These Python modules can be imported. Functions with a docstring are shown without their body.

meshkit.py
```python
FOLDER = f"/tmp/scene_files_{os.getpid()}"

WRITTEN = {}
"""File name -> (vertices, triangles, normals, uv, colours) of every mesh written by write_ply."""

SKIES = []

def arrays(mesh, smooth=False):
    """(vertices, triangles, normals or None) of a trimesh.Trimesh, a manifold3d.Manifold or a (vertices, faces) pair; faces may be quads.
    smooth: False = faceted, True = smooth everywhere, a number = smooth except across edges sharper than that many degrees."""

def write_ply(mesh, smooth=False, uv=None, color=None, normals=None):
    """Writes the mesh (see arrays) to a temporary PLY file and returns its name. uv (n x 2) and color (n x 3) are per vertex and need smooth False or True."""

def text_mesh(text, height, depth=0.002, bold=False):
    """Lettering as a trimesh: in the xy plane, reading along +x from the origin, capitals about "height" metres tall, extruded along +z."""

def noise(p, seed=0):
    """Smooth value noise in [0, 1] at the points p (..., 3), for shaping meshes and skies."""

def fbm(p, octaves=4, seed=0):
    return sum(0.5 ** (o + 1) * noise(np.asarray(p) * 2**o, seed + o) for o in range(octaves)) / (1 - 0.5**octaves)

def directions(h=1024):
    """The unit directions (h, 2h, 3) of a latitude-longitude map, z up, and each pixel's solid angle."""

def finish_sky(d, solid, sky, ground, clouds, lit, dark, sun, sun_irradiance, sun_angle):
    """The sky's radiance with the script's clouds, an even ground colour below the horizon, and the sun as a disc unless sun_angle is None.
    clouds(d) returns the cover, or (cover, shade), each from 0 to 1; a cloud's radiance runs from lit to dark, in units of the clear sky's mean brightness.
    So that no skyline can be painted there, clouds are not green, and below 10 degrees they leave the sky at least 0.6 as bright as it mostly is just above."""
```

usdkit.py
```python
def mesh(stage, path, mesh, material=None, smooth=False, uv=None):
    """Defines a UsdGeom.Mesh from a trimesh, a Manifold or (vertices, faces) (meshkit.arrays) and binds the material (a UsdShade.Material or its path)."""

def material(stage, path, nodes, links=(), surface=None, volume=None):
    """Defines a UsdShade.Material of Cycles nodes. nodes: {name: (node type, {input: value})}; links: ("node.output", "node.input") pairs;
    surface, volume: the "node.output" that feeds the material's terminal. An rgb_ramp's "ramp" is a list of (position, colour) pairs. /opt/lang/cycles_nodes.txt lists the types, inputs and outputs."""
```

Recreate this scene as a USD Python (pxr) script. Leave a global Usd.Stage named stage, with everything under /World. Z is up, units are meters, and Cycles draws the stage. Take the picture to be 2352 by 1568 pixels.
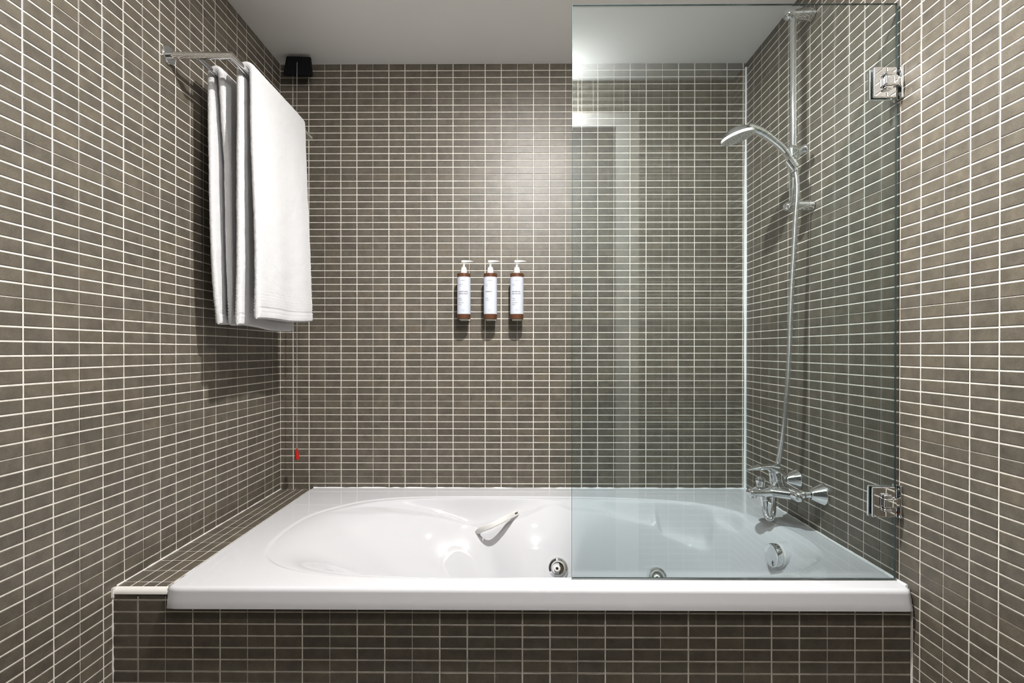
import math, re
import numpy as np, trimesh, usdkit, meshkit
import manifold3d as m3
from pxr import Usd, UsdGeom, UsdLux, UsdShade, Gf, Sdf, Vt

stage = Usd.Stage.CreateInMemory()
UsdGeom.SetStageUpAxis(stage, UsdGeom.Tokens.z)
UsdGeom.SetStageMetersPerUnit(stage, 1.0)
UsdGeom.Xform.Define(stage, '/World')
UsdGeom.Scope.Define(stage, '/World/Looks')

# ------------------------------------------------------------------ camera, sky, lamps, exposure
F_PX, CX, CY, CAM_Z = 1199.48, 1176.0, 809.13, 1.115
YAW, PITCH, ROLL = -.00689, -.00387, -.0003
EXPOSURE = 0.0


def cam_axes():
    cy, sy, cp, sp, cr, sr = math.cos(YAW), math.sin(YAW), math.cos(PITCH), math.sin(PITCH), math.cos(ROLL), math.sin(ROLL)
    a = np.array([[cy, sy, 0], [-sy, cy, 0], [0, 0, 1.]])
    b = np.array([[1, 0, 0], [0, cp, -sp], [0, sp, cp]])
    c = np.array([[cr, 0, sr], [0, 1, 0], [-sr, 0, cr]])
    return a @ b @ c


CAM = cam_axes()
camera = UsdGeom.Camera.Define(stage, '/World/camera')
camera.CreateHorizontalApertureAttr(36.0)
camera.CreateVerticalApertureAttr(24.0)
camera.CreateFocalLengthAttr(36.0 * F_PX / 2352)
camera.CreateVerticalApertureOffsetAttr((CY - 784.0) / 2352 * 36.0)
camera.CreateClippingRangeAttr(Gf.Vec2f(0.01, 100))
camera.CreateExposureAttr(EXPOSURE)
right, fwd, up = CAM[:, 0], CAM[:, 1], CAM[:, 2]
camera.AddTransformOp().Set(Gf.Matrix4d(*[float(x) for x in (*right, 0, *up, 0, *(-fwd), 0, 0, 0, CAM_Z, 1)]))

dome = UsdLux.DomeLight.Define(stage, '/World/hallway_sky')
dome.CreateColorAttr(Gf.Vec3f(1.0, .97, .93))
dome.CreateIntensityAttr(0.020)


def downlight(name, x, y, z, radius, intensity, color):
    l = UsdLux.DiskLight.Define(stage, '/World/' + name)
    l.CreateRadiusAttr(radius)
    l.CreateIntensityAttr(intensity)
    l.CreateColorAttr(Gf.Vec3f(*color))
    l.AddTranslateOp().Set(Gf.Vec3d(x, y, z))
    return l


downlight('ceiling_lamp', .110, 1.000, 2.240, .028, 5900, (1.0, .98, .955))
door_lamp = UsdLux.SphereLight.Define(stage, '/World/door_lamp')          # small globe lamp over the doorway
door_lamp.CreateRadiusAttr(.04)
door_lamp.CreateIntensityAttr(340)
door_lamp.CreateColorAttr(Gf.Vec3f(1.0, .98, .955))
door_lamp.AddTranslateOp().Set(Gf.Vec3d(.16, .38, 2.08))

# ------------------------------------------------------------------ helpers
taken = {}


def numbered(parent, name):
    n = taken.get((parent, name), 0)
    taken[(parent, name)] = n + 1
    return name if n == 0 else f'{name}_{n:03d}'


ORIGIN = {}


def data(prim, label=None, category=None, group=None, kind=None):
    for k, v in (('label', label), ('category', category), ('group', group), ('kind', kind)):
        if v:
            prim.SetCustomDataByKey(k, v)
    return prim


def thing(name, label, category, base=(0, 0, 0), group=None, kind=None):
    path = '/World/' + numbered('/World', name)
    x = UsdGeom.Xform.Define(stage, path)
    x.AddTranslateOp().Set(Gf.Vec3d(*[float(v) for v in base]))
    ORIGIN[path] = np.array(base, float)
    data(x.GetPrim(), label, category, group, kind)
    return path


def to_tri(mesh):
    if isinstance(mesh, (list, tuple)) and not isinstance(mesh[0], np.ndarray):
        return trimesh.util.concatenate([to_tri(m) for m in mesh])
    if isinstance(mesh, trimesh.Trimesh):
        return mesh
    v, f, _ = meshkit.arrays(mesh)
    return trimesh.Trimesh(v, f, process=False)


def obj(name, mesh, mat, parent=None, smooth=30, label=None, category=None, group=None, kind=None, tone=None):
    """one Mesh prim; world coordinates in, local ones written"""
    par = parent or '/World'
    path = par + '/' + numbered(par, name)
    m = to_tri(mesh)
    org = ORIGIN.get(par, np.zeros(3))
    ORIGIN[path] = org
    g = usdkit.mesh(stage, path, trimesh.Trimesh(m.vertices - org, m.faces, process=False), mat, smooth=smooth)
    if tone is not None:
        pv = UsdGeom.PrimvarsAPI(g).CreatePrimvar('tone', Sdf.ValueTypeNames.FloatArray, 'constant' if np.ndim(tone) == 0 else 'vertex')
        pv.Set(Vt.FloatArray([float(t) for t in np.atleast_1d(tone)]))
    data(g.GetPrim(), label, category, group, kind)
    return path


def box(x0, x1, y0, y1, z0, z1):
    m = trimesh.creation.box([x1 - x0, y1 - y0, z1 - z0])
    m.apply_translation([(x0 + x1) / 2, (y0 + y1) / 2, (z0 + z1) / 2])
    return m


def rbox(x0, x1, y0, y1, z0, z1, r, n=12):
    s = m3.Manifold.sphere(r, n)
    pts = [s.translate([x, y, z]) for x in (x0 + r, x1 - r) for y in (y0 + r, y1 - r) for z in (z0 + r, z1 - r)]
    return to_tri(m3.Manifold.batch_hull(pts))


def hull(spheres, n=24):
    """spheres: (x, y, z, r) or (x, y, z, (rx, ry, rz))"""
    out = []
    for x, y, z, r in spheres:
        s = m3.Manifold.sphere(1.0, n)
        rr = (r, r, r) if np.ndim(r) == 0 else r
        out.append(s.scale(list(rr)).translate([x, y, z]))
    return to_tri(m3.Manifold.batch_hull(out))


def align(m, a, d):
    """move a mesh made along +z at the origin so that it starts at a and points along d"""
    m = m.copy()
    d = np.asarray(d, float) / np.linalg.norm(d)
    m.apply_transform(trimesh.geometry.align_vectors([0, 0, 1], d))
    m.apply_translation(a)
    return m


def lathe(profile, a=(0, 0, 0), d=(0, 0, 1), n=40):
    return align(trimesh.creation.revolve(np.array(profile, float), sections=n), a, d)


def rod(a, b, r, n=28, cap=0.0):
    a, b = np.asarray(a, float), np.asarray(b, float)
    h = np.linalg.norm(b - a)
    c = cap or r * .12
    return lathe([(0, 0), (r - c, 0), (r, c), (r, h - c), (r - c, h), (0, h)], a, b - a, n)


def spline(points, n, closed=False):
    from scipy.interpolate import CubicSpline
    p = np.array(points, float)
    if closed:
        p = np.vstack([p, p[:1]])
    t = np.concatenate([[0], np.cumsum(np.linalg.norm(np.diff(p, axis=0), axis=1) ** .75)])
    cs = CubicSpline(t, p, bc_type='periodic' if closed else 'natural')
    fine = cs(np.linspace(0, t[-1], 2000))
    s = np.concatenate([[0], np.cumsum(np.linalg.norm(np.diff(fine, axis=0), axis=1))])
    want = np.linspace(0, s[-1], n + 1)[:-1] if closed else np.linspace(0, s[-1], n)
    return np.stack([np.interp(want, s, fine[:, k]) for k in range(p.shape[1])], 1)


def frames(path):
    t = np.gradient(path, axis=0)
    t /= np.linalg.norm(t, axis=1, keepdims=True)
    ref = np.array([0, 0, 1.]) if abs(t[0][2]) < .9 else np.array([1., 0, 0])
    u = np.cross(ref, t[0])
    us = []
    for k in range(len(path)):
        u = u - t[k] * u.dot(t[k])
        u /= np.linalg.norm(u)
        us.append(u.copy())
    us = np.array(us)
    return t, us, np.cross(t, us)


def tube(path, radii, n=14):
    path = np.asarray(path, float)
    t, u, w = frames(path)
    radii = np.broadcast_to(radii, len(path))
    ang = np.linspace(0, 2 * np.pi, n, endpoint=False)
    v = path[:, None] + radii[:, None, None] * (u[:, None] * np.cos(ang)[None, :, None] + w[:, None] * np.sin(ang)[None, :, None])
    return grid_mesh(v, wrap=True, caps=True)


def grid_mesh(v, wrap=False, caps=False):
    a, b = v.shape[:2]
    idx = np.arange(a * b).reshape(a, b)
    j = np.roll(idx, -1, 1) if wrap else idx[:, 1:]
    i = idx if wrap else idx[:, :-1]
    q = np.stack([i[:-1], i[1:], j[1:], j[:-1]], -1).reshape(-1, 4)
    f = [q[:, [0, 2, 1]], q[:, [0, 3, 2]]]
    pts = v.reshape(-1, 3)
    if caps:
        extra = np.stack([v[0].mean(0), v[-1].mean(0)])
        n0, n1 = len(pts), len(pts) + 1
        pts = np.vstack([pts, extra])
        f.append(np.stack([np.full(b, n0), idx[0], np.roll(idx[0], -1)], 1))
        f.append(np.stack([np.full(b, n1), np.roll(idx[-1], -1), idx[-1]], 1))
    m = trimesh.Trimesh(pts, np.vstack(f), process=False)
    if wrap and caps and m.volume < 0:
        m.invert()
    return m


# ------------------------------------------------------------------ materials
def mat(name, nodes, links=(), surface='p.BSDF'):
    return usdkit.material(stage, '/World/Looks/' + name, nodes, links, surface=surface)


def plain(name, color, rough=.5, **kw):
    return mat(name, {'p': ('principled_bsdf', {'base_color': color, 'roughness': rough, **kw})})


TILE_A, TILE_B = (.140, .122, .095), (.080, .069, .053)


def tile_material(name, a=TILE_A, b=TILE_B, rough=.43):
    return mat(name, {
        'geo': ('geometry', {}),
        'tone': ('attribute', {'attribute': 'tone'}),
        'n1': ('noise_texture', {'scale': 34.0, 'detail': 6.0, 'roughness': .62}),
        'n2': ('noise_texture', {'scale': 420.0, 'detail': 2.0, 'roughness': .6}),
        'r1': ('rgb_ramp', {'ramp': [(.28, b), (.52, tuple((x + y) / 2 for x, y in zip(a, b))), (.74, a)]}),
        'r2': ('rgb_ramp', {'ramp': [(.30, (.80, .80, .80)), (.55, (1, 1, 1)), (.74, (1.28, 1.26, 1.22))]}),
        'r3': ('rgb_ramp', {'ramp': [(0, (.86, .86, .88)), (.5, (1, 1, 1)), (1, (1.14, 1.11, 1.06))]}),
        'm1': ('mix_color', {'blend_type': 'multiply', 'fac': 1.0, 'use_clamp': False}),
        'm2': ('mix_color', {'blend_type': 'multiply', 'fac': 1.0, 'use_clamp': False}),
        'bp': ('bump', {'strength': .10, 'distance': .002}),
        'p': ('principled_bsdf', {'roughness': rough, 'specular_ior_level': .55}),
    }, [('geo.position', 'n1.vector'), ('geo.position', 'n2.vector'), ('n1.fac', 'r1.fac'), ('n2.fac', 'r2.fac'), ('tone.fac', 'r3.fac'),
        ('r1.color', 'm1.a'), ('r2.color', 'm1.b'), ('m1.result', 'm2.a'), ('r3.color', 'm2.b'), ('m2.result', 'p.base_color'),
        ('n1.fac', 'bp.height'), ('bp.normal', 'p.normal')])


M_TILE = tile_material('brown_tile')
M_GROUT = mat('grout', {
    'geo': ('geometry', {}), 'n': ('noise_texture', {'scale': 60.0, 'detail': 5.0}),
    'r': ('rgb_ramp', {'ramp': [(.25, (.56, .525, .465)), (.6, (.73, .69, .625))]}),
    'p': ('principled_bsdf', {'roughness': .85, 'specular_ior_level': .2})},
    [('geo.position', 'n.vector'), ('n.fac', 'r.fac'), ('r.color', 'p.base_color')])
M_SEAL = plain('silicone', (.84, .85, .86), .32)
M_TRIM = plain('cream_trim', (.74, .71, .675), .3)
M_CEIL = mat('ceiling_paint', {
    'geo': ('geometry', {}), 'n': ('noise_texture', {'scale': 3.0, 'detail': 4.0}),
    'r': ('rgb_ramp', {'ramp': [(.2, (.84, .835, .82)), (.8, (.87, .865, .85))]}),
    'p': ('principled_bsdf', {'roughness': .8, 'specular_ior_level': .2})},
    [('geo.position', 'n.vector'), ('n.fac', 'r.fac'), ('r.color', 'p.base_color')])
M_FLOOR = plain('dark_floor', (.10, .09, .075), .4)
M_PAINT = plain('white_paint', (.62, .60, .57), .5)
M_ACRYL = plain('white_acrylic', (.59, .59, .61), .03, specular_ior_level=.36)
M_PLAST = plain('white_plastic', (.74, .73, .70), .3)
M_CREAM = plain('ivory_plastic', (.72, .69, .58), .4)
M_DARK = plain('dark_recess', (.030, .022, .010), .6)
M_BROWN = plain('amber_plastic', (.092, .033, .013), .38)
M_LABEL = plain('label_paper', (.58, .61, .68), .45)
M_INK = plain('label_ink', (.055, .05, .06), .6)
M_INK2 = plain('label_grey_ink', (.17, .17, .20), .6)
M_FRAME = plain('label_blue_line', (.50, .58, .70), .5)
M_BLACK = plain('black_plastic', (.006, .006, .007), .75, specular_ior_level=.12)
M_CORD = plain('grey_cord', (.42, .41, .40), .6)
M_RED = plain('red_plastic', (.45, .010, .006), .35)
M_RUST = plain('rusty_screw', (.30, .10, .03), .6, metallic=.6)
M_CHROME = mat('chrome', {'p': ('principled_bsdf', {'base_color': (.82, .83, .84), 'metallic': 1.0, 'roughness': .045})})
M_STEEL = mat('steel_hose', {'p': ('principled_bsdf', {'base_color': (.74, .74, .74), 'metallic': 1.0, 'roughness': .16})})
M_RUBBER = plain('nozzle_rubber', (.56, .55, .50), .6)
M_PANE = mat('clear_glass', {
    'geo': ('geometry', {}),
    'dot': ('vector_math', {'math_type': 'dot_product'}),
    'abs': ('math', {'math_type': 'absolute'}),
    'inv': ('math', {'math_type': 'subtract', 'value1': 1.0}),
    'pow': ('math', {'math_type': 'power', 'value2': 5.0}),
    'sch': ('math', {'math_type': 'multiply_add', 'value2': .95, 'value3': .05}),
    't': ('transparent_bsdf', {'color': (.940, .979, .985)}),
    'g': ('glossy_bsdf', {'color': (.95, 1, 1), 'roughness': .012}),
    'm': ('mix_closure', {})},
    [('geo.incoming', 'dot.vector1'), ('geo.true_normal', 'dot.vector2'), ('dot.value', 'abs.value1'), ('abs.value', 'inv.value2'), ('inv.value', 'pow.value1'), ('pow.value', 'sch.value1'),
     ('sch.value', 'm.fac'), ('t.BSDF', 'm.closure1'), ('g.BSDF', 'm.closure2')], surface='m.closure')
M_EDGE = plain('glass_edge', (.022, .042, .041), .1, specular_ior_level=.7)
M_TERRY = mat('terry_cloth', {
    'geo': ('geometry', {}), 'n': ('noise_texture', {'scale': 420.0, 'detail': 4.0}),
    'b': ('bump', {'strength': .55, 'distance': .0024}),
    'p': ('principled_bsdf', {'base_color': (.62, .62, .63), 'roughness': .95, 'specular_ior_level': .1, 'sheen_weight': .1, 'sheen_roughness': .6})},
    [('geo.position', 'n.vector'), ('n.fac', 'b.height'), ('b.normal', 'p.normal')])

# ------------------------------------------------------------------ room shell
XL, XR, YB, YF, ZC = -.93497, .91103, 2.07187, .29, 2.2495
PX, PZ, Z0 = .06367, .02727, CAM_Z + 1.10784
DECK_Z, PANEL_Y, RIM_Z = .563, 1.2032, .570
THICK, THIN = .0018, .0009
rng = np.random.default_rng(7)


def project(p):
    c = (np.asarray(p, float) - [0, 0, CAM_Z]) @ CAM
    d = np.maximum(c[..., 1], 1e-3)
    return np.stack([CX + F_PX * c[..., 0] / d, CY - F_PX * c[..., 2] / d], -1)


def lines(lo, hi, first, pitch, thin_mod, thin_rem, halves=(THICK, THIN)):
    """(position, half width) of the grout lines between lo and hi"""
    k0, k1 = sorted((math.ceil((lo - first) / pitch), math.floor((hi - first) / pitch))) if pitch > 0 else sorted((math.floor((lo - first) / pitch), math.ceil((hi - first) / pitch)))
    out = [(first + k * pitch, halves[1] if thin_mod and k % thin_mod == thin_rem else halves[0]) for k in range(k0 - 1, k1 + 2)]
    return sorted(x for x in out if lo + .002 < x[0] < hi - .002)


def one_tile(o, u, w, n, a0, a1, b0, b1, h=.0013, c=.0009):
    """a tile with chamfered edges in the plane through o with axes u, w and normal n, slightly out of true"""
    c = min(c, (a1 - a0) / 4, (b1 - b0) / 4)
    out, mid, top = [], [], []
    for (a, b, da, db) in ((a0, b0, 1, 1), (a1, b0, -1, 1), (a1, b1, -1, -1), (a0, b1, 1, -1)):
        dz = rng.uniform(-.00022, .00022)
        out.append(o + u * a + w * b - n * .001)
        mid.append(o + u * a + w * b + n * (h - c * .8))
        top.append(o + u * (a + da * c) + w * (b + db * c) + n * (h + dz))
    v = np.array(out + mid + top)
    f = []
    for k in range(4):
        j = (k + 1) % 4
        f += [(k, j, 4 + j), (k, 4 + j, 4 + k), (4 + k, 4 + j, 8 + j), (4 + k, 8 + j, 8 + k)]
    f += [(8, 9, 10), (8, 10, 11), (0, 2, 1), (0, 3, 2)]
    f = np.array(f)
    if np.cross(u, w).dot(n) < 0:
        f = f[:, ::-1]
    return v, f


def tiles(parent, o, u, w, n, arange, brange, alines, blines, single, most=300, skip=None, name='tile'):
    """tiles between the grout lines: the ones SINGLE ranks highest become parts, the rest one part"""
    o, u, w, n = (np.array(x, float) for x in (o, u, w, n))
    al = [(arange[0], 0.0008)] + alines + [(arange[1], 0.0008)]
    bl = [(brange[0], 0.0008)] + blines + [(brange[1], 0.0008)]
    cells = []
    for (a, ha), (a2, ha2) in zip(al, al[1:]):
        for (b, hb), (b2, hb2) in zip(bl, bl[1:]):
            r = (a + ha, a2 - ha2, b + hb, b2 - hb2)
            if r[1] - r[0] < .004 or r[3] - r[2] < .004 or (skip and skip(r)):
                continue
            q = np.array([o + u * x + w * y for x, y in ((r[0], r[2]), (r[1], r[2]), (r[1], r[3]), (r[0], r[3]))])
            cells.append((r, single(r, q)))
    order = np.argsort([-s for _, s in cells], kind='stable')
    chosen = {int(k) for k in order[:most] if cells[int(k)][1] > 0}
    vs, fs, ts, at = [], [], [], 0
    for k, (r, s) in enumerate(cells):
        v, f = one_tile(o, u, w, n, *r)
        t = float(np.clip(rng.normal(.5, .22), 0, 1))
        if k in chosen:
            obj(name, trimesh.Trimesh(v, f, process=False), M_TILE, parent, smooth=False, tone=t)
        else:
            vs.append(v), fs.append(f + at), ts.append(np.full(len(v), t))
            at += len(v)
    if vs:
        obj('tile_field', trimesh.Trimesh(np.vstack(vs), np.vstack(fs), process=False), M_TILE, parent, smooth=False, kind='stuff', tone=np.concatenate(ts))


def seen_area(r, q):
    """pixels that a tile covers in the photograph (0 when it is not in the frame)"""
    if q[:, 1].min() < .3:
        return 0
    p = project(q)
    c = p.mean(0)
    if not (0 < c[0] < 2352 and 0 < c[1] < 1568):
        return 0
    x, y = p[:, 0], p[:, 1]
    return abs(np.dot(x, np.roll(y, -1)) - np.dot(y, np.roll(x, -1))) / 2


zl = lines(0, ZC, Z0, -PZ, 11, 4)
obj('floor', box(XL - .1, XR + .1, -1.2, YB + .1, -.1, 0), M_FLOOR, kind='structure', label='dark tiled bathroom floor', smooth=False)
obj('ceiling', box(XL - .1, XR + .1, YF - .17, YB + .1, ZC, ZC + .1), M_CEIL, kind='structure', label='plain white painted ceiling over the bath', smooth=False)

wl = thing('wall_left', 'left wall of narrow brown mosaic tiles with pale grout, behind the towels', None, (XL, 1.2, 0), kind='structure')
obj('grout', box(XL - .1, XL, YF - .17, YB + .1, 0, ZC), M_GROUT, wl, smooth=False, label='pale grout of the left wall')
tiles(wl, (XL, 0, 0), (0, 1, 0), (0, 0, 1), (1, 0, 0), (YF, YB), (0, ZC), lines(YF, YB, YB - .06827, -PX, 3, 2), zl, seen_area)

wr = thing('wall_right', 'right wall of narrow brown mosaic tiles with pale grout, carrying the shower fittings', None, (XR, 1.2, 0), kind='structure')
obj('grout', box(XR, XR + .1, YF - .17, YB + .1, 0, ZC), M_GROUT, wr, smooth=False, label='pale grout of the right wall')
tiles(wr, (XR, 0, 0), (0, 1, 0), (0, 0, 1), (-1, 0, 0), (YF, YB), (0, ZC), lines(YF, YB, YB - .06361, -PX, 3, 2), zl, seen_area)

wb = thing('wall_back', 'back wall of narrow brown mosaic tiles with pale grout above the bath', None, (0, YB, 0), kind='structure')
obj('grout', box(XL - .1, XR + .1, YB, YB + .1, 0, ZC), M_GROUT, wb, smooth=False, label='pale grout of the back wall')
tiles(wb, (0, YB, 0), (1, 0, 0), (0, 0, 1), (0, -1, 0), (XL, XR), (.55, ZC), lines(XL, XR, -.88475, PX, 3, 2), [x for x in zl if x[0] > .552],
      lambda r, q: seen_area(r, q) * (2.0 if 1.29 < (r[2] + r[3]) / 2 < 1.62 else 1.0))
bead = [(XR - .005, YB - .005, z) for z in np.linspace(.572, ZC - .02, 60)]
obj('sealant', tube([(x + .0012 * meshkit.noise(np.array([z * 9, 0, 0])), y, z) for x, y, z in bead], [.0065 + .0035 * (meshkit.noise(np.array([z * 6, 3, 0])) - .3) - .002 * (z - .57) / 1.6 for x, y, z in bead], 10), M_SEAL, wb, label='white silicone bead in the right corner')

# the wall with the doorway in which the camera stands
wf = thing('wall_front', 'tiled wall around the doorway, opposite the bath', None, (0, YF, 0), kind='structure')
DX0, DX1, DZ = -.52, .42, 2.05
obj('grout', [box(XL, DX0, YF - .17, YF, 0, ZC), box(DX1, XR, YF - .17, YF, 0, ZC), box(DX0, DX1, YF - .17, YF, DZ, ZC)], M_GROUT, wf, smooth=False, label='pale grout of the doorway wall')
tiles(wf, (0, YF, 0), (1, 0, 0), (0, 0, 1), (0, 1, 0), (XL, XR), (0, ZC), lines(XL, XR, -.88475, PX, 3, 2), zl, lambda r, q: 0,
      skip=lambda r: r[1] > DX0 - .06 and r[0] < DX1 + .06 and r[2] < DZ + .06)
obj('trim_1', [box(DX0 - .055, DX0, YF - .18, YF + .012, 0, DZ + .055), box(DX1, DX1 + .055, YF - .18, YF + .012, 0, DZ + .055), box(DX0, DX1, YF - .18, YF + .012, DZ, DZ + .055)],
    M_PAINT, kind='structure', smooth=False, label='white painted frame of the doorway')

# ------------------------------------------------------------------ tiled surround that carries the bath
TUB_X0, TUB_X1, TUB_Y0, TUB_Y1 = -.8060, XR - .003, 1.185, YB - .003
su = thing('bath_surround', 'tiled bath surround: dark front panel under the tub and a narrow ledge at its left', 'bath surround', (0, PANEL_Y, 0))
obj('grout', [box(XL + .001, XR - .001, PANEL_Y, PANEL_Y + .04, 0, .545), box(XL + .001, TUB_X0 + .012, PANEL_Y + .006, YB - .001, .40, DECK_Z - .0013)], M_GROUT, su, smooth=False, label='pale grout between the surround tiles')
pl = [(.5369, THICK)] + [(.5093 - .0275 * k, THICK) for k in range(0, 19)]
tiles(su, (0, PANEL_Y, 0), (1, 0, 0), (0, 0, 1), (0, -1, 0), (XL + .001, XR - .001), (0, .553), lines(XL, XR, -.87535, PX, 3, 1), sorted(pl),
      lambda r, q: seen_area(r, q), most=230, skip=lambda r: r[2] > .525 and r[0] > -.80)
tiles(su, (0, 0, DECK_Z - .0013), (1, 0, 0), (0, 1, 0), (0, 0, 1), (-.9325, TUB_X0 + .004), (PANEL_Y + .012, YB - .003), [(-.9025, .0016), (-.8735, .0016), (-.8445, .0016), (-.8160, .0016)],
      [(y, .0017) for y, _ in lines(PANEL_Y + .012, YB, YB - .06827, -PX, 0, 0)], lambda r, q: seen_area(r, q), most=70)
prof = [(PANEL_Y + .010, DECK_Z + .0004)] + [(PANEL_Y + .0095 - .0125 * math.sin(t), DECK_Z - .0125 + .0129 * math.cos(t)) for t in np.linspace(0, math.pi / 2, 9)] + [(PANEL_Y - .003, .5515), (PANEL_Y + .01, .5515)]
xs = np.linspace(XL + .001, TUB_X0 + .006, 8)
obj('edge_trim', grid_mesh(np.array([[(x, y, z) for y, z in prof] for x in xs]), wrap=True, caps=True), M_TRIM, su, label='cream rounded edge strip of the ledge')
wob = lambda p, s, a: a * (meshkit.noise(np.array(p) * s) - .5)
ys = np.linspace(PANEL_Y + .01, YB - .004, 120)
obj('sealant', tube([(XL + .0015, y, DECK_Z + .0008) for y in ys], [.0024 + wob((0, y, 0), 45, .0014) for y in ys], 8), M_TRIM, su, label='cream sealant between ledge and left wall')
zs = np.linspace(.30, .565, 60)
obj('sealant', tube([(XL + .0008, PANEL_Y - .001 + wob((z, 0, 0), 60, .002), z) for z in zs], [.0024 + wob((0, 3, z), 70, .0014) + (.003 if z > .540 else 0) for z in zs], 8), M_TRIM, su)
obj('sealant', tube([(XR - .0012, PANEL_Y - .001, z) for z in np.linspace(.30, .525, 40)], .0032, 8), M_TRIM, su)

# ------------------------------------------------------------------ bathtub
tub = thing('bathtub', 'white acrylic built-in bathtub with sculpted armrests and whirlpool jets', 'bathtub', ((TUB_X0 + TUB_X1) / 2, 1.6, .17))
open_pts = [(-.700, 1.560), (-.694, 1.665), (-.672, 1.745), (-.623, 1.818), (-.565, 1.877), (-.494, 1.915), (-.417, 1.936), (-.294, 1.948), (-.10, 1.951), (.10, 1.950), (.29, 1.944),
            (.473, 1.922), (.588, 1.896), (.659, 1.865), (.718, 1.813), (.765, 1.745), (.812, 1.66), (.840, 1.57), (.840, 1.47), (.808, 1.385), (.735, 1.325), (.65, 1.286), (.534, 1.262), (.35, 1.250),
            (.10, 1.246), (-.15, 1.246), (-.33, 1.252), (-.45, 1.266), (-.565, 1.302), (-.645, 1.362), (-.688, 1.45)]
NO = 420
op = spline(open_pts, NO, closed=True)
C0 = np.array([.065, 1.6])
# outer outline met by rays from the centre
from shapely.geometry import LineString, Polygon, box as sbox
outline = sbox(TUB_X0 + .018, TUB_Y0 + .018, TUB_X1 - .018, TUB_Y1 - .018).buffer(.018, quad_segs=12).exterior
outer = []
for p in op:
    d = (p - C0) / np.linalg.norm(p - C0)
    hit = LineString([C0, C0 + d * 3]).intersection(outline)
    outer.append((hit.x, hit.y))
outer = np.array(outer)
for cx_, cy_ in ((TUB_X0, TUB_Y0), (TUB_X1, TUB_Y0), (TUB_X0, TUB_Y1), (TUB_X1, TUB_Y1)):   # keep the four corners
    k = np.argmin(np.linalg.norm(outer - [cx_, cy_], axis=1))
    s = .018 * (1 - math.sqrt(.5))
    outer[k] = (cx_ + (s if cx_ < 0 else -s), cy_ + (s if cy_ < 1.5 else -s))


def wall_y(x, side):
    """y of the opening at x on the back (+1) or front (-1) side"""
    sel = op[(op[:, 1] > 1.6)] if side > 0 else op[(op[:, 1] < 1.6)]
    k = np.argsort(sel[:, 0])
    return np.interp(x, sel[k, 0], sel[k, 1])


def smax(a, b, k):
    h = np.clip(.5 + .5 * (a - b) / k, 0, 1)
    return b * (1 - h) + a * h + k * h * (1 - h)


from scipy.interpolate import PchipInterpolator
SCOOP_X = [-.700, -.655, -.592, -.46, -.353, -.248, -.143, -.052, .064, .150, .199, .335, .494, .503, .514, .597, .660, .690, .730, .765, .80]
SCOOP = PchipInterpolator(SCOOP_X, [0, .012, .059, .116, .139, .144, .134, .116, .082, .052, .074, .080, .078, .052, .086, .083, .074, .040, .046, .010, 0])


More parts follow.
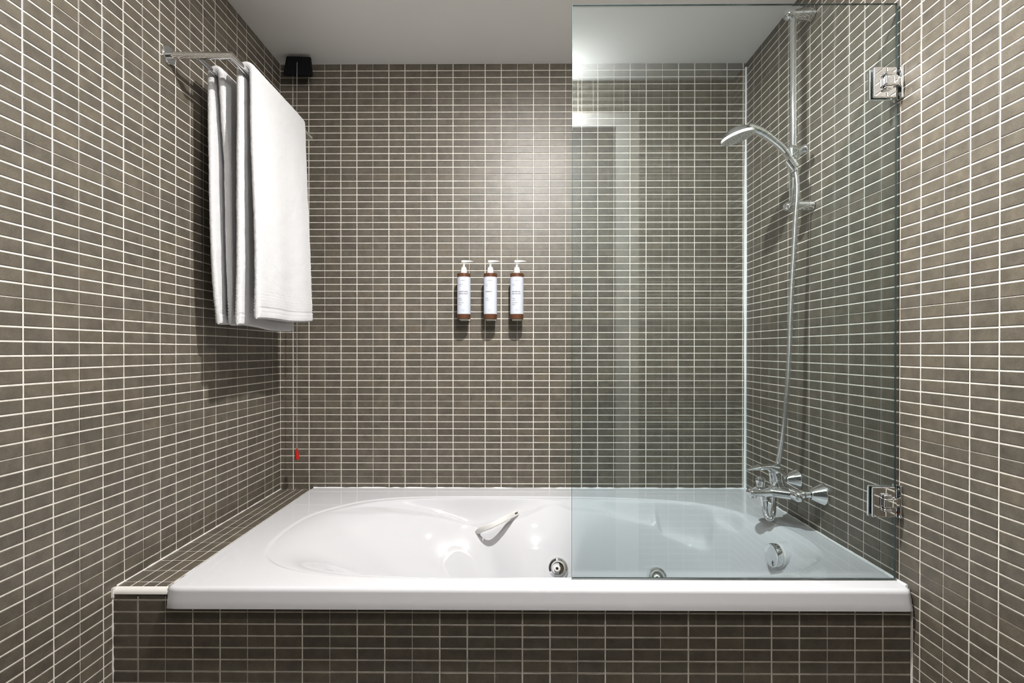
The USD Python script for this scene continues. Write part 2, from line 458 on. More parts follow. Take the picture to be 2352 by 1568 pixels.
def bowl(x, y, q):
    ang = np.arctan2(y - C0[1], x - C0[0])
    left = np.clip((-np.cos(ang) - .55) / .4, 0, 1)
    left = left * left * (3 - 2 * left)
    rightw = np.clip((np.cos(ang) - .6) / .35, 0, 1)
    # distance from the lip, measured inwards along the ray; the back and front walls bulge, the head end slopes further
    d = (1 - q) * np.hypot(x - C0[0], y - C0[1]) / np.maximum(q, .02)
    length = .315 + .22 * left - .165 * rightw

    def base(dd, ln):
        t = np.clip(dd / ln, 0, 1.6)
        fall = .400 * np.where(t < 1, 1.25 * t ** 1.9 - .25 * t ** 4, 1.0)
        return RIM_Z - .0042 - np.minimum(fall, .400) - .012 * np.clip(t - 1, 0, .6)

    z = base(d, length)
    for side in (1,):
        yw = wall_y(x, side)
        dist = (yw - y) * side                      # how far inside the wall
        for table in (SCOOP,):                      # armrest and soap shelf hollowed out of the wall
            wide = np.where((x > SCOOP_X[0]) & (x < SCOOP_X[-1]), table(np.clip(x, SCOOP_X[0], SCOOP_X[-1])), 0)
            shelf = base(wide, length) + .010 * np.clip(1 - dist / np.maximum(wide, 1e-3), 0, 1)
            lip = np.clip(1 - (dist - .004) / .040, 0, 1) ** 2
            zz = shelf + (RIM_Z + .02 - shelf) * lip
            carve = -smax(-z, -zz, .010)
            z = np.where((dist > -.02) & (dist < .30) & (wide > .003), np.minimum(z, carve + .0025), z)
    return z


rings = []
bz = np.where(outer[:, 1] < 1.203, .5225, DECK_Z - .001)
ring3 = lambda xy, z: np.column_stack([xy, np.broadcast_to(z, len(xy))])
inn = lambda d: outer + (C0 - outer) / np.linalg.norm(C0 - outer, axis=1, keepdims=True) * np.broadcast_to(d, len(outer))[:, None]
cap = np.clip((outer[:, 1] - 1.3) / -.1, 0, 1)      # the front edge is rounder than the others


def shrink(d):
    return np.column_stack([np.clip(outer[:, 0], TUB_X0 + d, TUB_X1 - d), np.clip(outer[:, 1], TUB_Y0 + d, TUB_Y1 - d)])


rings.append(ring3(shrink(.010), bz + .002))
rings.append(ring3(shrink(.004), bz))
rings.append(ring3(shrink(.002), bz + .001))
rings.append(ring3(shrink(.0015) + np.column_stack([0 * cap, .003 * cap]), (bz + RIM_Z - .011) / 2))
for t in np.linspace(0, math.pi / 2, 8):
    R = .0050 + .006 * cap
    rings.append(ring3(shrink(0) + np.column_stack([0 * cap, .007 * cap]) + (shrink(.02) - shrink(0)) / .02 * (R * (1 - math.cos(t)))[:, None], RIM_Z - R * (1 - math.sin(t))))
for k in (.35, .7, .92):
    rings.append(ring3((shrink(.011) + np.column_stack([0 * cap, .007 * cap])) * (1 - k) + op * k, RIM_Z - .001 * k))
for t in np.linspace(0, 1, 7):                       # rounded lip
    q = 1.012 - .016 * t
    rings.append(ring3(C0 + (op - C0) * q, RIM_Z - .001 - .0030 * t ** 1.8))
qs = np.concatenate([np.linspace(.993, .60, 64), np.linspace(.59, .03, 34)])
for q in qs:
    p = C0 + (op - C0) * q
    z = bowl(p[:, 0], p[:, 1], q)
    rings.append(ring3(p, np.minimum(z, RIM_Z - .0042 - .02 * (1 - q))))
V = np.array(rings)
for k in range(len(V) - len(qs) - 2, len(V)):        # even the bowl out a little along each ring
    z = V[k, :, 2]
    V[k, :, 2] = (np.roll(z, 1) + 2 * z + np.roll(z, -1)) / 4
shell = grid_mesh(V, wrap=True)
pts = np.vstack([shell.vertices, [[C0[0], C0[1], V[-1, :, 2].mean()]]])
last = np.arange((len(V) - 1) * NO, len(V) * NO)
fan = np.stack([np.full(NO, len(pts) - 1), np.roll(last, -1), last], 1)
shell = trimesh.Trimesh(pts, np.vstack([shell.faces, fan]), process=False)
if (shell.face_normals[:-NO, 2] * shell.area_faces[:-NO]).sum() < 0:
    shell.faces[:-NO] = shell.faces[:-NO, ::-1]
if shell.face_normals[-NO:, 2].mean() < 0:
    shell.faces[-NO:] = shell.faces[-NO:, ::-1]
shell = trimesh.Trimesh(shell.vertices, shell.faces, process=False)
nrm = shell.vertex_normals
under = trimesh.Trimesh(shell.vertices - nrm * .004, shell.faces[:, ::-1], process=False)
obj('shell', [shell, under], M_ACRYL, tub, smooth=True)
bx = np.linspace(TUB_X0 + .004, XR - .004, 160)
obj('sealant', tube([(x, YB - .004, RIM_Z - .002) for x in bx], [.0042 + wob((x, 0, 0), 40, .003) for x in bx], 8), M_SEAL, tub, label='white sealant bead along the back wall')
by = np.linspace(TUB_Y0 + .03, YB - .006, 130)
obj('sealant', tube([(TUB_X0 + .001, y, DECK_Z + .001) for y in by], [.0036 + wob((0, y, 5), 50, .003) for y in by], 8), M_SEAL, tub)
obj('sealant', tube([(XR - .0035, y, RIM_Z - .001) for y in by], [.0040 + wob((2, y, 5), 50, .002) for y in by], 8), M_SEAL, tub)


def jet(x, y, z):
    a, d = np.array([x, y + .004, z - .002]), np.array([.06, -.90, .42])
    ring = lathe([(.0195, .002), (.0200, .009), (.0245, .0135), (.0315, .0125), (.0350, .0075), (.0352, 0), (.0195, .000)], a, d, 44)
    j = obj('water_jet', ring, M_CHROME, tub, label='chrome ring of a whirlpool jet')
    obj('socket', lathe([(0, .0006), (.0196, .0006), (.0200, .007), (.0190, .0070), (.0186, .0035), (0, .0030)], a, d, 32), M_DARK, j)
    obj('nozzle', lathe([(.0045, .003), (.0045, .021), (.0062, .0225), (.0085, .0215), (.0088, .0165), (.0105, .0160), (.0108, .004), (.0045, .003)], a, np.array([-.16, -.90, .34]), 28), M_PLAST, j, label='cream nozzle in the jet')
    obj('bore', lathe([(0, .012), (.0046, .012), (.0046, .014), (0, .014)], a, np.array([-.16, -.90, .34]), 16), M_DARK, j)


jet(.1431, 1.7690, .3765)
jet(.4919, 1.8160, .3260)

# overflow: chrome cap on a white cone at the tap end
kc, kd = np.array([.781, 1.553, .5075]), np.array([-1.0, -.10, .04])
ov = obj('overflow', lathe([(0, -.160), (.018, -.150), (.033, -.095), (.0385, -.040), (.0378, -.004), (.0362, 0), (0, 0)], kc, kd, 48), M_ACRYL, tub, smooth=40, label='white cone of the overflow')
obj('cap', lathe([(0, .0), (.0335, .0), (.0345, .002), (.0350, .014), (.0335, .0185), (.0300, .0205), (0, .0215)], kc + np.array([-.005, 0, 0]), kd, 56), M_CHROME, ov, smooth=35, label='chrome overflow cap')
obj('gasket', lathe([(0, 0), (.0362, 0), (.0362, .0045), (0, .0045)], kc, kd, 48), M_PLAST, ov)

# grab handle on the armrest
ha, hb = np.array([-.1335, 1.838, .4740]), np.array([.0045, 1.918, .5180])
mid = (ha + hb) / 2
ray = (mid - [0, 0, CAM_Z]) / np.linalg.norm(mid - [0, 0, CAM_Z])
hp = spline([ha + [0, .012, -.012], ha, mid - ray * .080 - (hb - ha) * .16, mid - ray * .085 + (hb - ha) * .16, hb - ray * .020, hb + [.004, .018, .0]], 50)
t_, u_, w_ = frames(hp)
side = np.cross(t_, ray)
side /= np.linalg.norm(side, axis=1, keepdims=True)
dep = np.cross(t_, side)
sec = [(.0095 * math.copysign(abs(math.cos(a)) ** .45, math.cos(a)), .0050 * math.copysign(abs(math.sin(a)) ** .6, math.sin(a))) for a in np.linspace(0, 2 * math.pi, 24, endpoint=False)]
gh = obj('grab_handle', grid_mesh(np.array([[hp[k] + side[k] * a + dep[k] * b for a, b in sec] for k in range(len(hp))]), wrap=True, caps=True), M_PLAST, tub, label='cream plastic grab handle')
arc = np.concatenate([[0], np.cumsum(np.linalg.norm(np.diff(hp, axis=0), axis=1))])
k_end = int(np.argmin(np.linalg.norm(hp - (hb - ray * .020), axis=1)))


def on_handle(before):
    """a point on the handle's face so far before its upper end, and the way the face looks"""
    k = int(np.argmin(abs(arc - (arc[k_end] - before))))
    n = dep[k] * (-1 if dep[k].dot(ray) > 0 else 1)
    return hp[k] + n * .0048, n


for f0, f1 in ((.036, .024), (.016, .008)):
    (pa, na), (pb, nb) = on_handle(f0), on_handle(f1)
    obj('screw_slot', hull([(*(p + n * o), r) for p, n in ((pa, na), (pb, nb)) for o, r in ((-.0036, .0048), (-.0040, .0050))], 16), M_DARK, gh)
ps, ns = on_handle(.009)
obj('screw', lathe([(0, 0), (.0034, 0), (.0034, .0012), (.0012, .0016), (0, .0010)], ps + ns * .0008, ns, 16), M_STEEL, gh)

# ------------------------------------------------------------------ towel rail and towels
tr = thing('towel_rail', 'chrome double towel rail with two bars on the left wall', 'towel rail', (XL, 1.396, 1.9055))
ZR, Y0R, Y1R, XO, XI = 1.9055, 1.398, 1.930, -.7645, -.8540
obj('wall_plate', lathe([(0, 0), (.0245, 0), (.0245, .004), (.0225, .006), (0, .006)], (XL + .0013, Y0R, ZR), (1, 0, 0), 48), M_CHROME, tr)


def bar_cut(a, b, r, cuts):
    """a rod from a to b, trimmed by the planes (normal, point) that it meets at a mitre"""
    m = m3.Manifold.cylinder(float(np.linalg.norm(np.subtract(b, a))), r, r, 40)
    m = m.transform(np.vstack([trimesh.geometry.align_vectors([0, 0, 1], np.subtract(b, a) / np.linalg.norm(np.subtract(b, a)))])[:3].astype(float)).translate([float(x) for x in a])
    for n, p in cuts:
        n = np.asarray(n, float) / np.linalg.norm(n)
        m = m.trim_by_plane([float(x) for x in n], float(n.dot(p)))
    return m


RB, NEAR, FAR = .0094, (XO, Y0R, ZR), (XO, Y1R, ZR)
obj('arm', bar_cut((XL + .002, Y0R, ZR), (XO + .02, Y0R, ZR), RB, [((-1, -1, 0), NEAR)]), M_CHROME, tr)
obj('arm', bar_cut((XL + .002, Y1R, ZR), (XO + .02, Y1R, ZR), RB, [((-1, 1, 0), FAR)]), M_CHROME, tr)
obj('wall_plate', lathe([(0, 0), (.0245, 0), (.0245, .004), (.0225, .006), (0, .006)], (XL + .0013, Y1R, ZR), (1, 0, 0), 48), M_CHROME, tr)
obj('bar', bar_cut((XO, Y0R - .02, ZR), (XO, Y1R + .02, ZR), RB, [((1, 1, 0), NEAR), ((1, -1, 0), FAR)]), M_CHROME, tr)
obj('bar', rod((XI, Y0R, ZR - .004), (XI, Y1R, ZR - .004), .0066), M_CHROME, tr)


def towel(label, bx, bz, r, y0, y1, zb_wall, zb_room, x_wall, x_room, thick, seed, flare=0.0, back=0.0):
    top = bz + .001
    R = r + thick / 2 + .0005
    cl = [(x_wall, zb_wall), (bx - R - .002 + (x_wall - bx + R) * .45, zb_wall + (top - zb_wall) * .45), (bx - R, top - .10), (bx - R, top - .004)]
    cl += [(bx - R * math.cos(a), top + R * math.sin(a)) for a in np.linspace(.35, math.pi - .35, 7)]
    cl += [(bx + R, top - .004), (bx + R, top - .10), (bx + R + .001 + (x_room - bx - R) * .45, zb_room + (top - zb_room) * .45), (x_room, zb_room)]
    NS, NY = 330, 96
    c = spline(cl, NS)
    tg = np.gradient(c, axis=0)
    tg /= np.linalg.norm(tg, axis=1, keepdims=True)
    nn = np.stack([-tg[:, 1], tg[:, 0]], 1)          # to the outer side
    s_len = np.concatenate([[0], np.cumsum(np.linalg.norm(np.diff(c, axis=0), axis=1))])
    e = thick * .5
    ramp = np.concatenate([e * (1 - np.cos(np.linspace(0, np.pi / 2, 9)))[:-1], np.linspace(e, y1 - y0 - e, NY - 16), (y1 - y0) - e * (1 - np.cos(np.linspace(np.pi / 2, 0, 9)))[1:]])
    yy = ramp
    half_y = np.sqrt(np.clip(1 - np.clip((e - np.minimum(yy, y1 - y0 - yy)) / e, 0, 1) ** 2, 0, 1))
    es = thick * .38
    half_s = np.sqrt(np.clip(1 - np.clip((es - np.minimum(s_len, s_len[-1] - s_len)) / es, 0, 1) ** 2, 0, 1))
    S, Y = np.meshgrid(np.arange(NS), np.arange(len(yy)), indexing='ij')
    P = np.zeros((NS, len(yy), 3))
    room = np.clip((c[:, 0] - bx) / R, -1, 1)
    low = np.clip((top - c[:, 1]) / (top - min(zb_wall, zb_room)), 0, 1)
    wave = .0045 * np.sin(yy / (y1 - y0) * 7.0 + seed)[None] * (low ** .8)[:, None] + .0028 * np.sin(yy / (y1 - y0) * 15.0 + seed * 2)[None] * (low ** 1.2)[:, None]
    P[..., 0] = c[:, 0][:, None] + wave + flare * (yy / (y1 - y0))[None] ** 2 * (low * np.clip(room, 0, 1))[:, None]
    P[..., 1] = y0 + yy[None] + .006 * np.sin(c[:, 1] * 9 + seed)[:, None] * low[:, None] * (1 - yy / (y1 - y0))[None] + back * (np.clip(room, 0, 1) * np.clip(low * 3, 0, 1))[:, None] * (1 - yy / (y1 - y0))[None]
    hemlift = np.where(room > 0, .018, .0)[:, None] * (yy / (y1 - y0))[None] * low[:, None] ** 2
    P[..., 2] = c[:, 1][:, None] + hemlift + .004 * np.sin(yy * 14 + seed)[None] * low[:, None] ** 2
    N3 = np.zeros_like(P)
    N3[..., 0], N3[..., 2] = nn[:, 0][:, None], nn[:, 1][:, None]
    hw = thick / 2 * half_y[None] * half_s[:, None]
    fuzz = lambda sgn: 0.0014 * (meshkit.fbm(P * 260 + sgn * 7, 2, seed) - .5) + .0030 * (meshkit.fbm(P * 22 + sgn * 3, 3, seed) - .5)
    # woven band near the hems
    sl = np.minimum(s_len, s_len[-1] - s_len)
    band = (.0014 * np.sin(sl / .0085 * 2 * math.pi) * np.clip((sl - .018) / .01, 0, 1) * np.clip((.135 - sl) / .05, 0, 1))[:, None]
    ok = (hw > thick * .2)
    outer_ = P + N3 * (hw + np.where(ok, fuzz(1) + band, 0))[..., None]
    inner_ = P - N3 * (hw + np.where(ok, fuzz(2) + band, 0))[..., None]
    edge_f = (.0022 * (meshkit.fbm(P * 300, 2, seed + 9) - .5))[..., None]
    outer_, inner_ = outer_ + edge_f * [0, 1, 0], inner_ + edge_f * [0, 1, 0]
    a = grid_mesh(outer_)
    b = grid_mesh(inner_)
    b.invert()
    m = trimesh.util.concatenate([a, b])
    if a.face_normals[len(a.faces) - 400][0] < 0:
        m.invert()
    t = thing('bath_towel', label, 'towel', (bx, (y0 + y1) / 2, bz), group='white towels on the rail')
    obj('body', m, M_TERRY, t, smooth=True)
    # stitched hems
    for rows, nm in ((slice(NS - 9, NS - 1), 'hem'), (slice(1, 9), 'hem')):
        grow = .0009 * np.sin(np.linspace(.2, math.pi - .2, 8))[:, None, None]
        o2, i2 = outer_[rows] + N3[rows] * grow, inner_[rows] - N3[rows] * grow
        h1, h2 = grid_mesh(o2[:, 2:-2]), grid_mesh(i2[:, 2:-2])
        h2.invert()
        h = trimesh.util.concatenate([h1, h2])
        if h1.face_normals[h1.faces.shape[0] // 2][0] * (1 if rows.start > 20 else -1) < 0:
            h.invert()
        obj(nm, h, M_TERRY, t, smooth=True)
    return t


towel('white terry bath towel hanging from the outer bar, nearest the room', XO, ZR, .0093, 1.472, 1.835, 1.183, 1.200, -.792, -.738, .0175, 1, flare=.016)
towel('white terry bath towel hanging from the inner bar, close to the wall', XI, ZR - .004, .0066, 1.478, 1.835, 1.192, 1.190, -.851, -.826, .0158, 4, back=.026)

# ------------------------------------------------------------------ three pump bottles
TEXTS = {
    0: ('conditioner', ['ΜΑΛΑΚΤΙΚΗ ΚΡΕΜΑ', 'ΜΑΛΛΙΩΝ'], ['CONDITIONER', 'REVITALISANT'], ['FRESH', 'CITRUS'], ['AGRUMES', 'FRAIS']),
    1: ('shampoo', ['ΣΑΜΠΟΥΑΝ', 'ΜΑΛΛΙΩΝ'], ['SHAMPOO'], ['FRESH', 'CITRUS'], []),
    2: ('shower gel', ['ΚΡΕΜΩΔΕΣ', 'ΑΦΡΟΛΟΥΤΡΟ'], ['SHOWER GEL', 'GEL DOUCHE'], ['FRESH', 'CITRUS'], ['AGRUMES', 'FRAIS']),
}
BR, BY = .0255, 2.012


def on_bottle(m, bx, z):
    """bends flat lettering (x to the right, y up, z out) round the bottle"""
    v = m.vertices.copy()
    r = BR + .0004 + v[:, 2]
    a = v[:, 0] / BR
    m = m.copy()
    m.vertices = np.column_stack([bx + r * np.sin(a), BY - r * np.cos(a), z + v[:, 1]])
    return m


def writing(text, h, x, bx, z, center=False, bold=False):
    m = meshkit.text_mesh(text, h, .00015, bold)
    wdt = m.bounds[1][0] - m.bounds[0][0]
    m.apply_translation([x - (wdt / 2 + m.bounds[0][0] if center else 0), 0, 0])
    return on_bottle(m, bx, z)


def bottle(k, bx, label):
    t = thing('pump_bottle', label, 'bottle', (bx, BY, 1.235), group='pump bottles on the back wall')
    zb, zt = 1.235, 1.4105
    obj('body', lathe([(0, zb), (.0235, zb), (.0250, zb + .0015), (BR, zb + .004), (BR, zt - .0022), (.0249, zt - .0004), (.0240, zt), (.0120, zt + .0002), (0, zt + .0002)], (bx, BY, 0), (0, 0, 1), 64), M_BROWN, t, label='brown plastic bottle body')
    lab = [(BR, 1.2540), (BR + .0003, 1.2541), (BR + .0003, 1.3958), (BR, 1.3959)]
    ang = np.linspace(-2.2, 2.2, 60)
    lb = grid_mesh(np.array([[(bx + r * math.sin(a), BY - r * math.cos(a), z) for r, z in lab] for a in ang]))
    if lb.face_normals[len(lb.faces) // 2 + 2][1] > 0:
        lb.invert()
    lp = obj('label', lb, M_LABEL, t, smooth=40, label='white printed label')
    what, tiny, big, a1, a2 = TEXTS[k]
    x0 = -.0205
    line = lambda xa, xb, za, zb_: on_bottle(trimesh.util.concatenate([box(a, b, za, zb_, 0, .00012) for a, b in zip(np.linspace(xa, xb, 13)[:-1], np.linspace(xa, xb, 13)[1:])]), bx, 0)
    w_ = .0205
    obj('border', [line(-w_ - .0025, w_ + .0025, 1.2585, 1.2590), line(-w_ - .0025, w_ + .0025, 1.3915, 1.3920), line(w_ + .0020, w_ + .0025, 1.2585, 1.3920), line(-w_ - .0025, -w_ - .0020, 1.2585, 1.3920)], M_FRAME, lp, smooth=False)
    obj('lettering', [writing(c, .0021, -.0065 + .0026 * i, bx, 1.3800, True, True) for i, c in enumerate('KORRES')], M_INK, lp, smooth=False)
    obj('dash', line(-.0125, -.0095, 1.3809, 1.3813), M_INK, lp, smooth=False)
    obj('dash', line(.0095, .0125, 1.3809, 1.3813), M_INK, lp, smooth=False)
    z = 1.3370
    for s in big:
        obj('lettering', writing(s, .0037 if len(s) < 12 else .0036, x0 + .0015, bx, z, False, True), M_INK, lp, smooth=False)
        z -= .0079
    grey = []
    z = 1.3655
    for s in tiny:
        grey.append(writing(s, .0016, x0 + .0015, bx, z))
        z -= .0058
    z = 1.3112
    for s in a1 + a2:
        grey.append(writing(s, .0031, x0 + .0015, bx, z))
        z -= .0073 if s != 'CITRUS' else .0090
    grey.append(writing('12.8 FL. OZ', .0019, 0, bx, 1.2695, True))
    grey.append(writing('380 ml e', .0019, 0, bx, 1.2645, True))
    obj('small_print', grey, M_INK2, lp, smooth=False)
    z0 = zt
    pu = obj('pump', [lathe([(0, z0), (.0120, z0), (.0123, z0 + .001), (.0118, z0 + .0170), (.0110, z0 + .0180), (.0100, z0 + .0185), (.0100, z0 + .0235), (.0088, z0 + .0245), (.0045, z0 + .0250), (.0040, z0 + .0330), (.0035, z0 + .0420), (0, z0 + .0420)], (bx, BY, 0), (0, 0, 1), 40)], M_PLAST, t, label='white pump collar and stem')
    zh = z0 + .040
    obj('nozzle', hull([(bx - .001, BY, zh + .003, (.0095, .0085, .0035)), (bx - .001, BY, zh + .0085, (.0100, .0090, .0030)), (bx + .020, BY, zh + .0085, (.006, .0042, .0026)), (bx + .033, BY - .001, zh + .0068, (.0030, .0024, .0016))], 24), M_PLAST, pu, label='white pump head with spout')
    obj('stem_collar', lathe([(0, 0), (.0055, 0), (.0062, .003), (.0050, .0055), (0, .0055)], (bx, BY, z0 + .0345), (0, 0, 1), 28), M_PLAST, pu)
    hz = [lathe([(0, 0), (.0185, 0), (.0195, .0022), (0, .0022)], (bx, BY, 1.2330), (0, 0, 1), 48), box(bx - .016, bx + .016, BY + .020, YB - .0012, 1.2330, 1.2350), box(bx - .018, bx + .018, YB - .008, YB - .0010, 1.232, 1.400)]
    obj('holder', hz, M_CREAM, t, label='bracket that holds the bottle to the wall')


bottle(0, -.1995, 'leftmost brown pump bottle on the back wall, its white label reading CONDITIONER')
bottle(1, -.0972, 'middle brown pump bottle on the back wall, its white label reading SHAMPOO')
bottle(2, .0048, 'rightmost brown pump bottle on the back wall, its white label reading SHOWER GEL')

# ------------------------------------------------------------------ pull-cord alarm
pc = thing('pull_cord_alarm', 'black alarm switch high in the left corner with a long cord and red toggle', 'alarm', (-.832, 2.03, 2.19))
hs_ = [(x, y, z, .0058) for x, y, z in ((-.8840, 1.999, 2.1730), (-.7825, 1.999, 2.1690), (-.8730, 1.999, 2.2345), (-.7890, 1.999, 2.2315),
                                        (-.8620, YB - .005, 2.2160), (-.8120, YB - .005, 2.2140), (-.8620, YB - .005, 2.2340), (-.8120, YB - .005, 2.2320))]
obj('housing', hull(hs_, 16), M_BLACK, pc)
cp = [(-.8325, 1.988, 2.212), (-.8330, 1.987, 2.15), (-.8335, 1.987, 1.6), (-.8338, 1.986, 1.1), (-.8340, 1.985, .736)]
obj('cord', tube(spline(cp, 40), .0009, 6), M_CORD, pc, label='thin grey pull cord')
obj('toggle', lathe([(0, 0), (.0055, 0), (.0075, .002), (.0080, .008), (.0068, .022), (.0045, .036), (.0030, .041), (0, .042)], (-.8340, 1.985, .6985), (0, 0, 1), 28), M_RED, pc, label='red plastic toggle')

# ------------------------------------------------------------------ glass shower screen
GX0, GX1, GY, GZ0, GZ1, GT = .1345, .9005, 1.2450, .5732, 1.9340, .006
sc = thing('shower_screen', 'frameless clear glass bath screen hinged to the right wall', 'shower screen', ((GX0 + GX1) / 2, GY, GZ0))
v = np.array([[x, y, z] for y in (GY - GT / 2, GY + GT / 2) for x, z in ((GX0, GZ0), (GX1, GZ0), (GX1, GZ1), (GX0, GZ1))])
obj('pane', trimesh.Trimesh(v, [(0, 1, 2), (0, 2, 3), (5, 4, 7), (5, 7, 6)], process=False), M_PANE, sc, smooth=False, label='clear glass pane')
e = .0006
obj('edge', [box(GX0 - e, GX0, GY - GT / 2, GY + GT / 2, GZ0 - e, GZ1 + e), box(GX1, GX1 + e, GY - GT / 2, GY + GT / 2, GZ0 - e, GZ1 + e), box(GX0, GX1, GY - GT / 2, GY + GT / 2, GZ1, GZ1 + e), box(GX0, GX1, GY - GT / 2, GY + GT / 2, GZ0 - e, GZ0)],
    M_EDGE, sc, smooth=False, label='dark green polished edges of the glass')


def hinge(z0, z1, label):
    """glass clamp, barrel and wall plate, between the heights z0 and z1"""
    zm = (z0 + z1) / 2
    h = obj('hinge', rbox(.8420, .8955, GY - .0105, GY - GT / 2 - .0001, z0, z1, .0028, 14), M_CHROME, sc, label=label)
    obj('rear_plate', rbox(.8400, .8955, GY + GT / 2 + .0001, GY + .0105, z0 - .001, z1 + .001, .0028, 14), M_CHROME, h)
    obj('wall_plate', rbox(XR - .0070, XR - .0012, GY - .0140, GY + .016, z0 - .002, z1 + .003, .0022, 14), M_CHROME, h)
    obj('barrel', [rbox(.8620, .8815, GY - .0215, GY - .0108, zm - .0208, zm - .0125, .0040, 20), rbox(.8620, .8815, GY - .0215, GY - .0108, zm + .0125, zm + .0208, .0040, 20)], M_CHROME, h)
    obj('knuckle', [rbox(.8614, .8925, GY - .0228, GY - .0108, zm - .0120, zm + .0120, .0045, 20), hull([(.8890, GY - .0165, zm + dz, .0055) for dz in (-.0065, .0065)] + [(.9050, GY - .0080, zm + dz, .0035) for dz in (-.0085, .0085)], 16)], M_CHROME, h)
    for z, m_ in ((z1 - .008, M_STEEL), (z0 + .010, M_RUST if z0 < 1 else M_STEEL)):
        obj('screw', lathe([(0, 0), (.0042, 0), (.0038, .0016), (.0018, .0022), (.0014, .0012), (0, .0010)], (XR - .0070, GY - .0055, z), (-1, 0, 0), 20), m_, h)


hinge(1.7095, 1.7815, 'upper chrome hinge')
hinge(.7215, .7935, 'lower chrome hinge')

# ------------------------------------------------------------------ shower rail, hand shower, hose
RX, RY, RZ0, RZ1 = .8500, 1.608, 1.5585, 2.1445
sr = thing('shower_rail', 'vertical chrome shower rail on the right wall with brackets and slider', 'shower rail', (RX, RY, RZ0))
obj('bar', rod((RX, RY, RZ0 - .004), (RX, RY, RZ1 + .004), .0110), M_CHROME, sr)
for z, dz in ((RZ1, .0215), (RZ0, .0175)):
    pts_ = [(XR - .004, RY, z, (.003, dz, dz))] + [(RX - .004, RY, z - .0005, (.021, dz * .97, dz * .97)), (RX - .016, RY, z - .002, (.013, dz * .85, dz * .80))]
    obj('bracket', hull(pts_, 32), M_CHROME, sr, label='upper wall bracket' if z > 2 else 'lower wall bracket')
slz = 1.716
sl = obj('slider', hull([(RX - .004, RY, slz - .012, .0165), (RX - .004, RY, slz + .012, .0165), (RX + .014, RY - .012, slz + .002, .011)], 28), M_CHROME, sr, label='slider with hand shower holder')
obj('knob', lathe([(0, 0), (.0120, 0), (.0135, .004), (.0150, .018), (.0135, .0225), (.0100, .0245), (0, .0250)], (RX + .012, RY - .014, slz + .003), (.72, -.66, .22), 18), M_CHROME, sl, smooth=25)
obj('cradle', lathe([(.0118, 0), (.0155, 0), (.0165, .030), (.0126, .030), (.0118, 0)], (.8385, RY - .030, 1.664), (-.56, 0.0, .83), 32), M_CHROME, sl)
obj('link', hull([(RX - .006, RY - .010, slz - .014, .009), (.838, RY - .026, 1.684, .009)], 16), M_CHROME, sl)

hs = thing('hand_shower', 'chrome hand shower with pale round spray face in the rail holder', 'hand shower', (.84, RY - .03, 1.68))
HY = RY - .030
path = spline([(.8390, HY, 1.6620), (.8280, HY, 1.6830), (.8080, HY, 1.7160), (.7790, HY, 1.7430), (.7490, HY, 1.7650), (.7180, HY, 1.7800), (.6950, HY, 1.7860)], 60)
rr = np.interp(np.linspace(0, 1, 60), [0, .12, .3, .55, .8, 1], [.0092, .0108, .0110, .0118, .0150, .0170])
tt, uu, ww = frames(path)
side_ = np.array([0, 1., 0])
upv = np.cross(tt, side_)
ang = np.linspace(0, 2 * math.pi, 28, endpoint=False)
gm = np.array([[path[k] + side_ * rr[k] * 1.12 * math.cos(a) + upv[k] * rr[k] * .84 * math.sin(a) for a in ang] for k in range(60)])
obj('handle', grid_mesh(gm, wrap=True, caps=True), M_CHROME, hs, smooth=True)
hn = np.array([.272, -.02, -.962])
hn /= np.linalg.norm(hn)
hc = np.array([.6685, HY, 1.7570])
obj('head', lathe([(0, -.0290), (.016, -.0280), (.031, -.0215), (.0425, -.0110), (.0480, -.001), (.0480, .001), (.0450, .0015), (0, .0015)], hc, hn, 64), M_CHROME, hs, smooth=40, label='chrome back of the spray head')
fa = obj('spray_face', lathe([(.0487, -.004), (.0492, 0), (.0486, .004), (.0455, .0058), (0, .0072), (0, 0), (.046, -.004), (.0487, -.004)], hc, hn, 64), M_PLAST, hs, smooth=40, label='pale spray face')
dots = []
for rad, cnt in ((.012, 8), (.022, 14), (.031, 20), (.039, 26)):
    for k in range(cnt):
        a = 2 * math.pi * k / cnt
        dots.append(lathe([(0, .0045), (.0013, .0045), (.0010, .0086), (0, .0088)], (rad * math.cos(a), rad * math.sin(a), 0), (0, 0, 1), 8))
dm = trimesh.util.concatenate(dots)
obj('nozzles', align(dm, hc, hn), M_RUBBER, fa, smooth=False, kind='stuff')
obj('ferrule', lathe([(.0100, 0), (.0104, .002), (.0104, .012), (.0096, .014), (0, .014), (0, 0)], (.8405, HY, 1.6520), (-.30, 0, .95), 28), M_CHROME, hs)

MY = 1.617
hose = [(.8405, HY, 1.6540), (.8430, HY - .003, 1.6300), (.8430, HY - .006, 1.590), (.8395, HY - .006, 1.53), (.8365, HY - .004, 1.44), (.8300, HY, 1.28), (.8240, HY + .002, 1.08), (.8190, HY + .008, .95),
        (.8160, HY + .022, .85), (.8150, HY + .050, .76), (.8165, HY + .075, .69), (.8170, HY + .078, .64), (.8130, HY + .072, .608), (.8000, HY + .060, .5905), (.7840, HY + .050, .596), (.7735, HY + .044, .618), (.7685, MY, .640)]
hpth = spline(hose, 1180)
L = np.arange(len(hpth))
hm = tube(hpth, .0074 + .0008 * np.where((L // 2) % 2 == 0, 1, -1), 12)
obj('shower_hose', hm, M_STEEL, smooth=50, label='flexible ribbed steel shower hose hanging from hand shower to bath tap', category='hose')

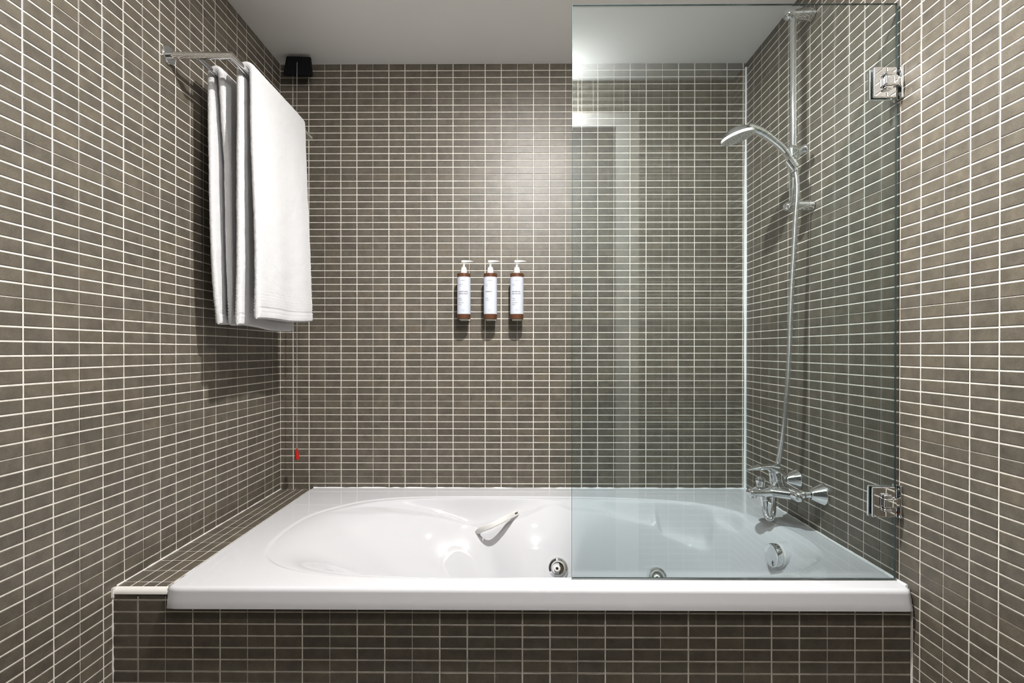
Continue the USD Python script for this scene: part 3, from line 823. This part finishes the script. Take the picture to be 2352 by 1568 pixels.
# ------------------------------------------------------------------ bath mixer tap
TZ = .690
tap = thing('bath_mixer_tap', 'chrome single-lever bath mixer tap on the right wall', 'tap', (XR, MY, TZ))
obj('body', [hull([(.8450, 1.562, TZ - .010, (.018, .0165, .018)), (.8450, 1.672, TZ - .004, (.018, .0165, .018)), (.834, MY, TZ - .007, (.026, .026, .022))], 28),
             hull([(.8420, 1.578, TZ - .011, .0160), (.8420, 1.655, TZ - .009, .0160), (.790, MY, TZ - .008, (.026, .030, .0185))], 28)], M_CHROME, tap)
obj('spout', hull([(.800, MY, TZ - .008, (.024, .030, .0185)), (.764, MY, TZ - .010, (.022, .0245, .0160)), (.7290, MY, TZ - .0120, (.0145, .0190, .0125))], 36), M_CHROME, tap)
obj('aerator', lathe([(0, 0), (.0115, 0), (.0115, .006), (.0105, .010), (0, .010)], (.7340, MY, TZ - .019), (0, 0, -1), 32), M_CHROME, tap)
obj('hose_outlet', lathe([(0, 0), (.0150, 0), (.0150, .012), (.0125, .015), (.0125, .018), (.0105, .0180), (.0095, .034), (0, .034)], (.7690, MY, TZ - .021), (0, 0, -1), 32), M_CHROME, tap)
cart = obj('cartridge', lathe([(0, 0), (.0250, 0), (.0250, .004), (.0215, .010), (.0210, .022), (.0225, .024), (.0225, .0265), (.0205, .028), (.0205, .050), (0, .052)], (.8110, MY, TZ + .002), (-.16, 0, 1), 40), M_CHROME, tap, label='round cartridge under the lever')
obj('lever', [hull([(.8040, MY, TZ + .058, (.0220, .0215, .0175)), (.8250, MY, TZ + .042, (.0140, .0185, .0150)), (.785, MY, TZ + .066, (.014, .0180, .0100))], 32),
              hull([(.788, MY, TZ + .0665, (.014, .0175, .0095)), (.754, MY, TZ + .0660, (.012, .0165, .0068)), (.7215, MY, TZ + .0575, (.0080, .0090, .0026))], 32)], M_CHROME, tap)
obj('diverter_knob', lathe([(0, 0), (.0150, 0), (.0140, .004), (.0115, .006), (.0118, .012), (.0142, .018), (.0148, .0235), (.0122, .0300), (.0065, .0335), (0, .034)], (.7575, MY, TZ + .003), (-.05, 0, 1), 36), M_CHROME, tap)
for y, z in ((1.549, TZ), (1.688, TZ + .010)):
    es_ = obj('escutcheon', lathe([(0, 0), (.0330, 0), (.0335, .004), (.0325, .0065), (.0165, .036), (.0150, .040), (0, .040)], (XR - .0012, y, z), (-1, 0, 0), 44), M_CHROME, tap, smooth=35)
    sgn = 1 if y < 1.6 else -1
    obj('inlet', [rod((XR - .040, y, z), (.852, y + sgn * .004, z - .002), .0105), hull([(.8530, y + sgn * .004, z - .002, .0120), (.8480, y + sgn * .014, z - .006, .0145)], 20)], M_CHROME, tap)
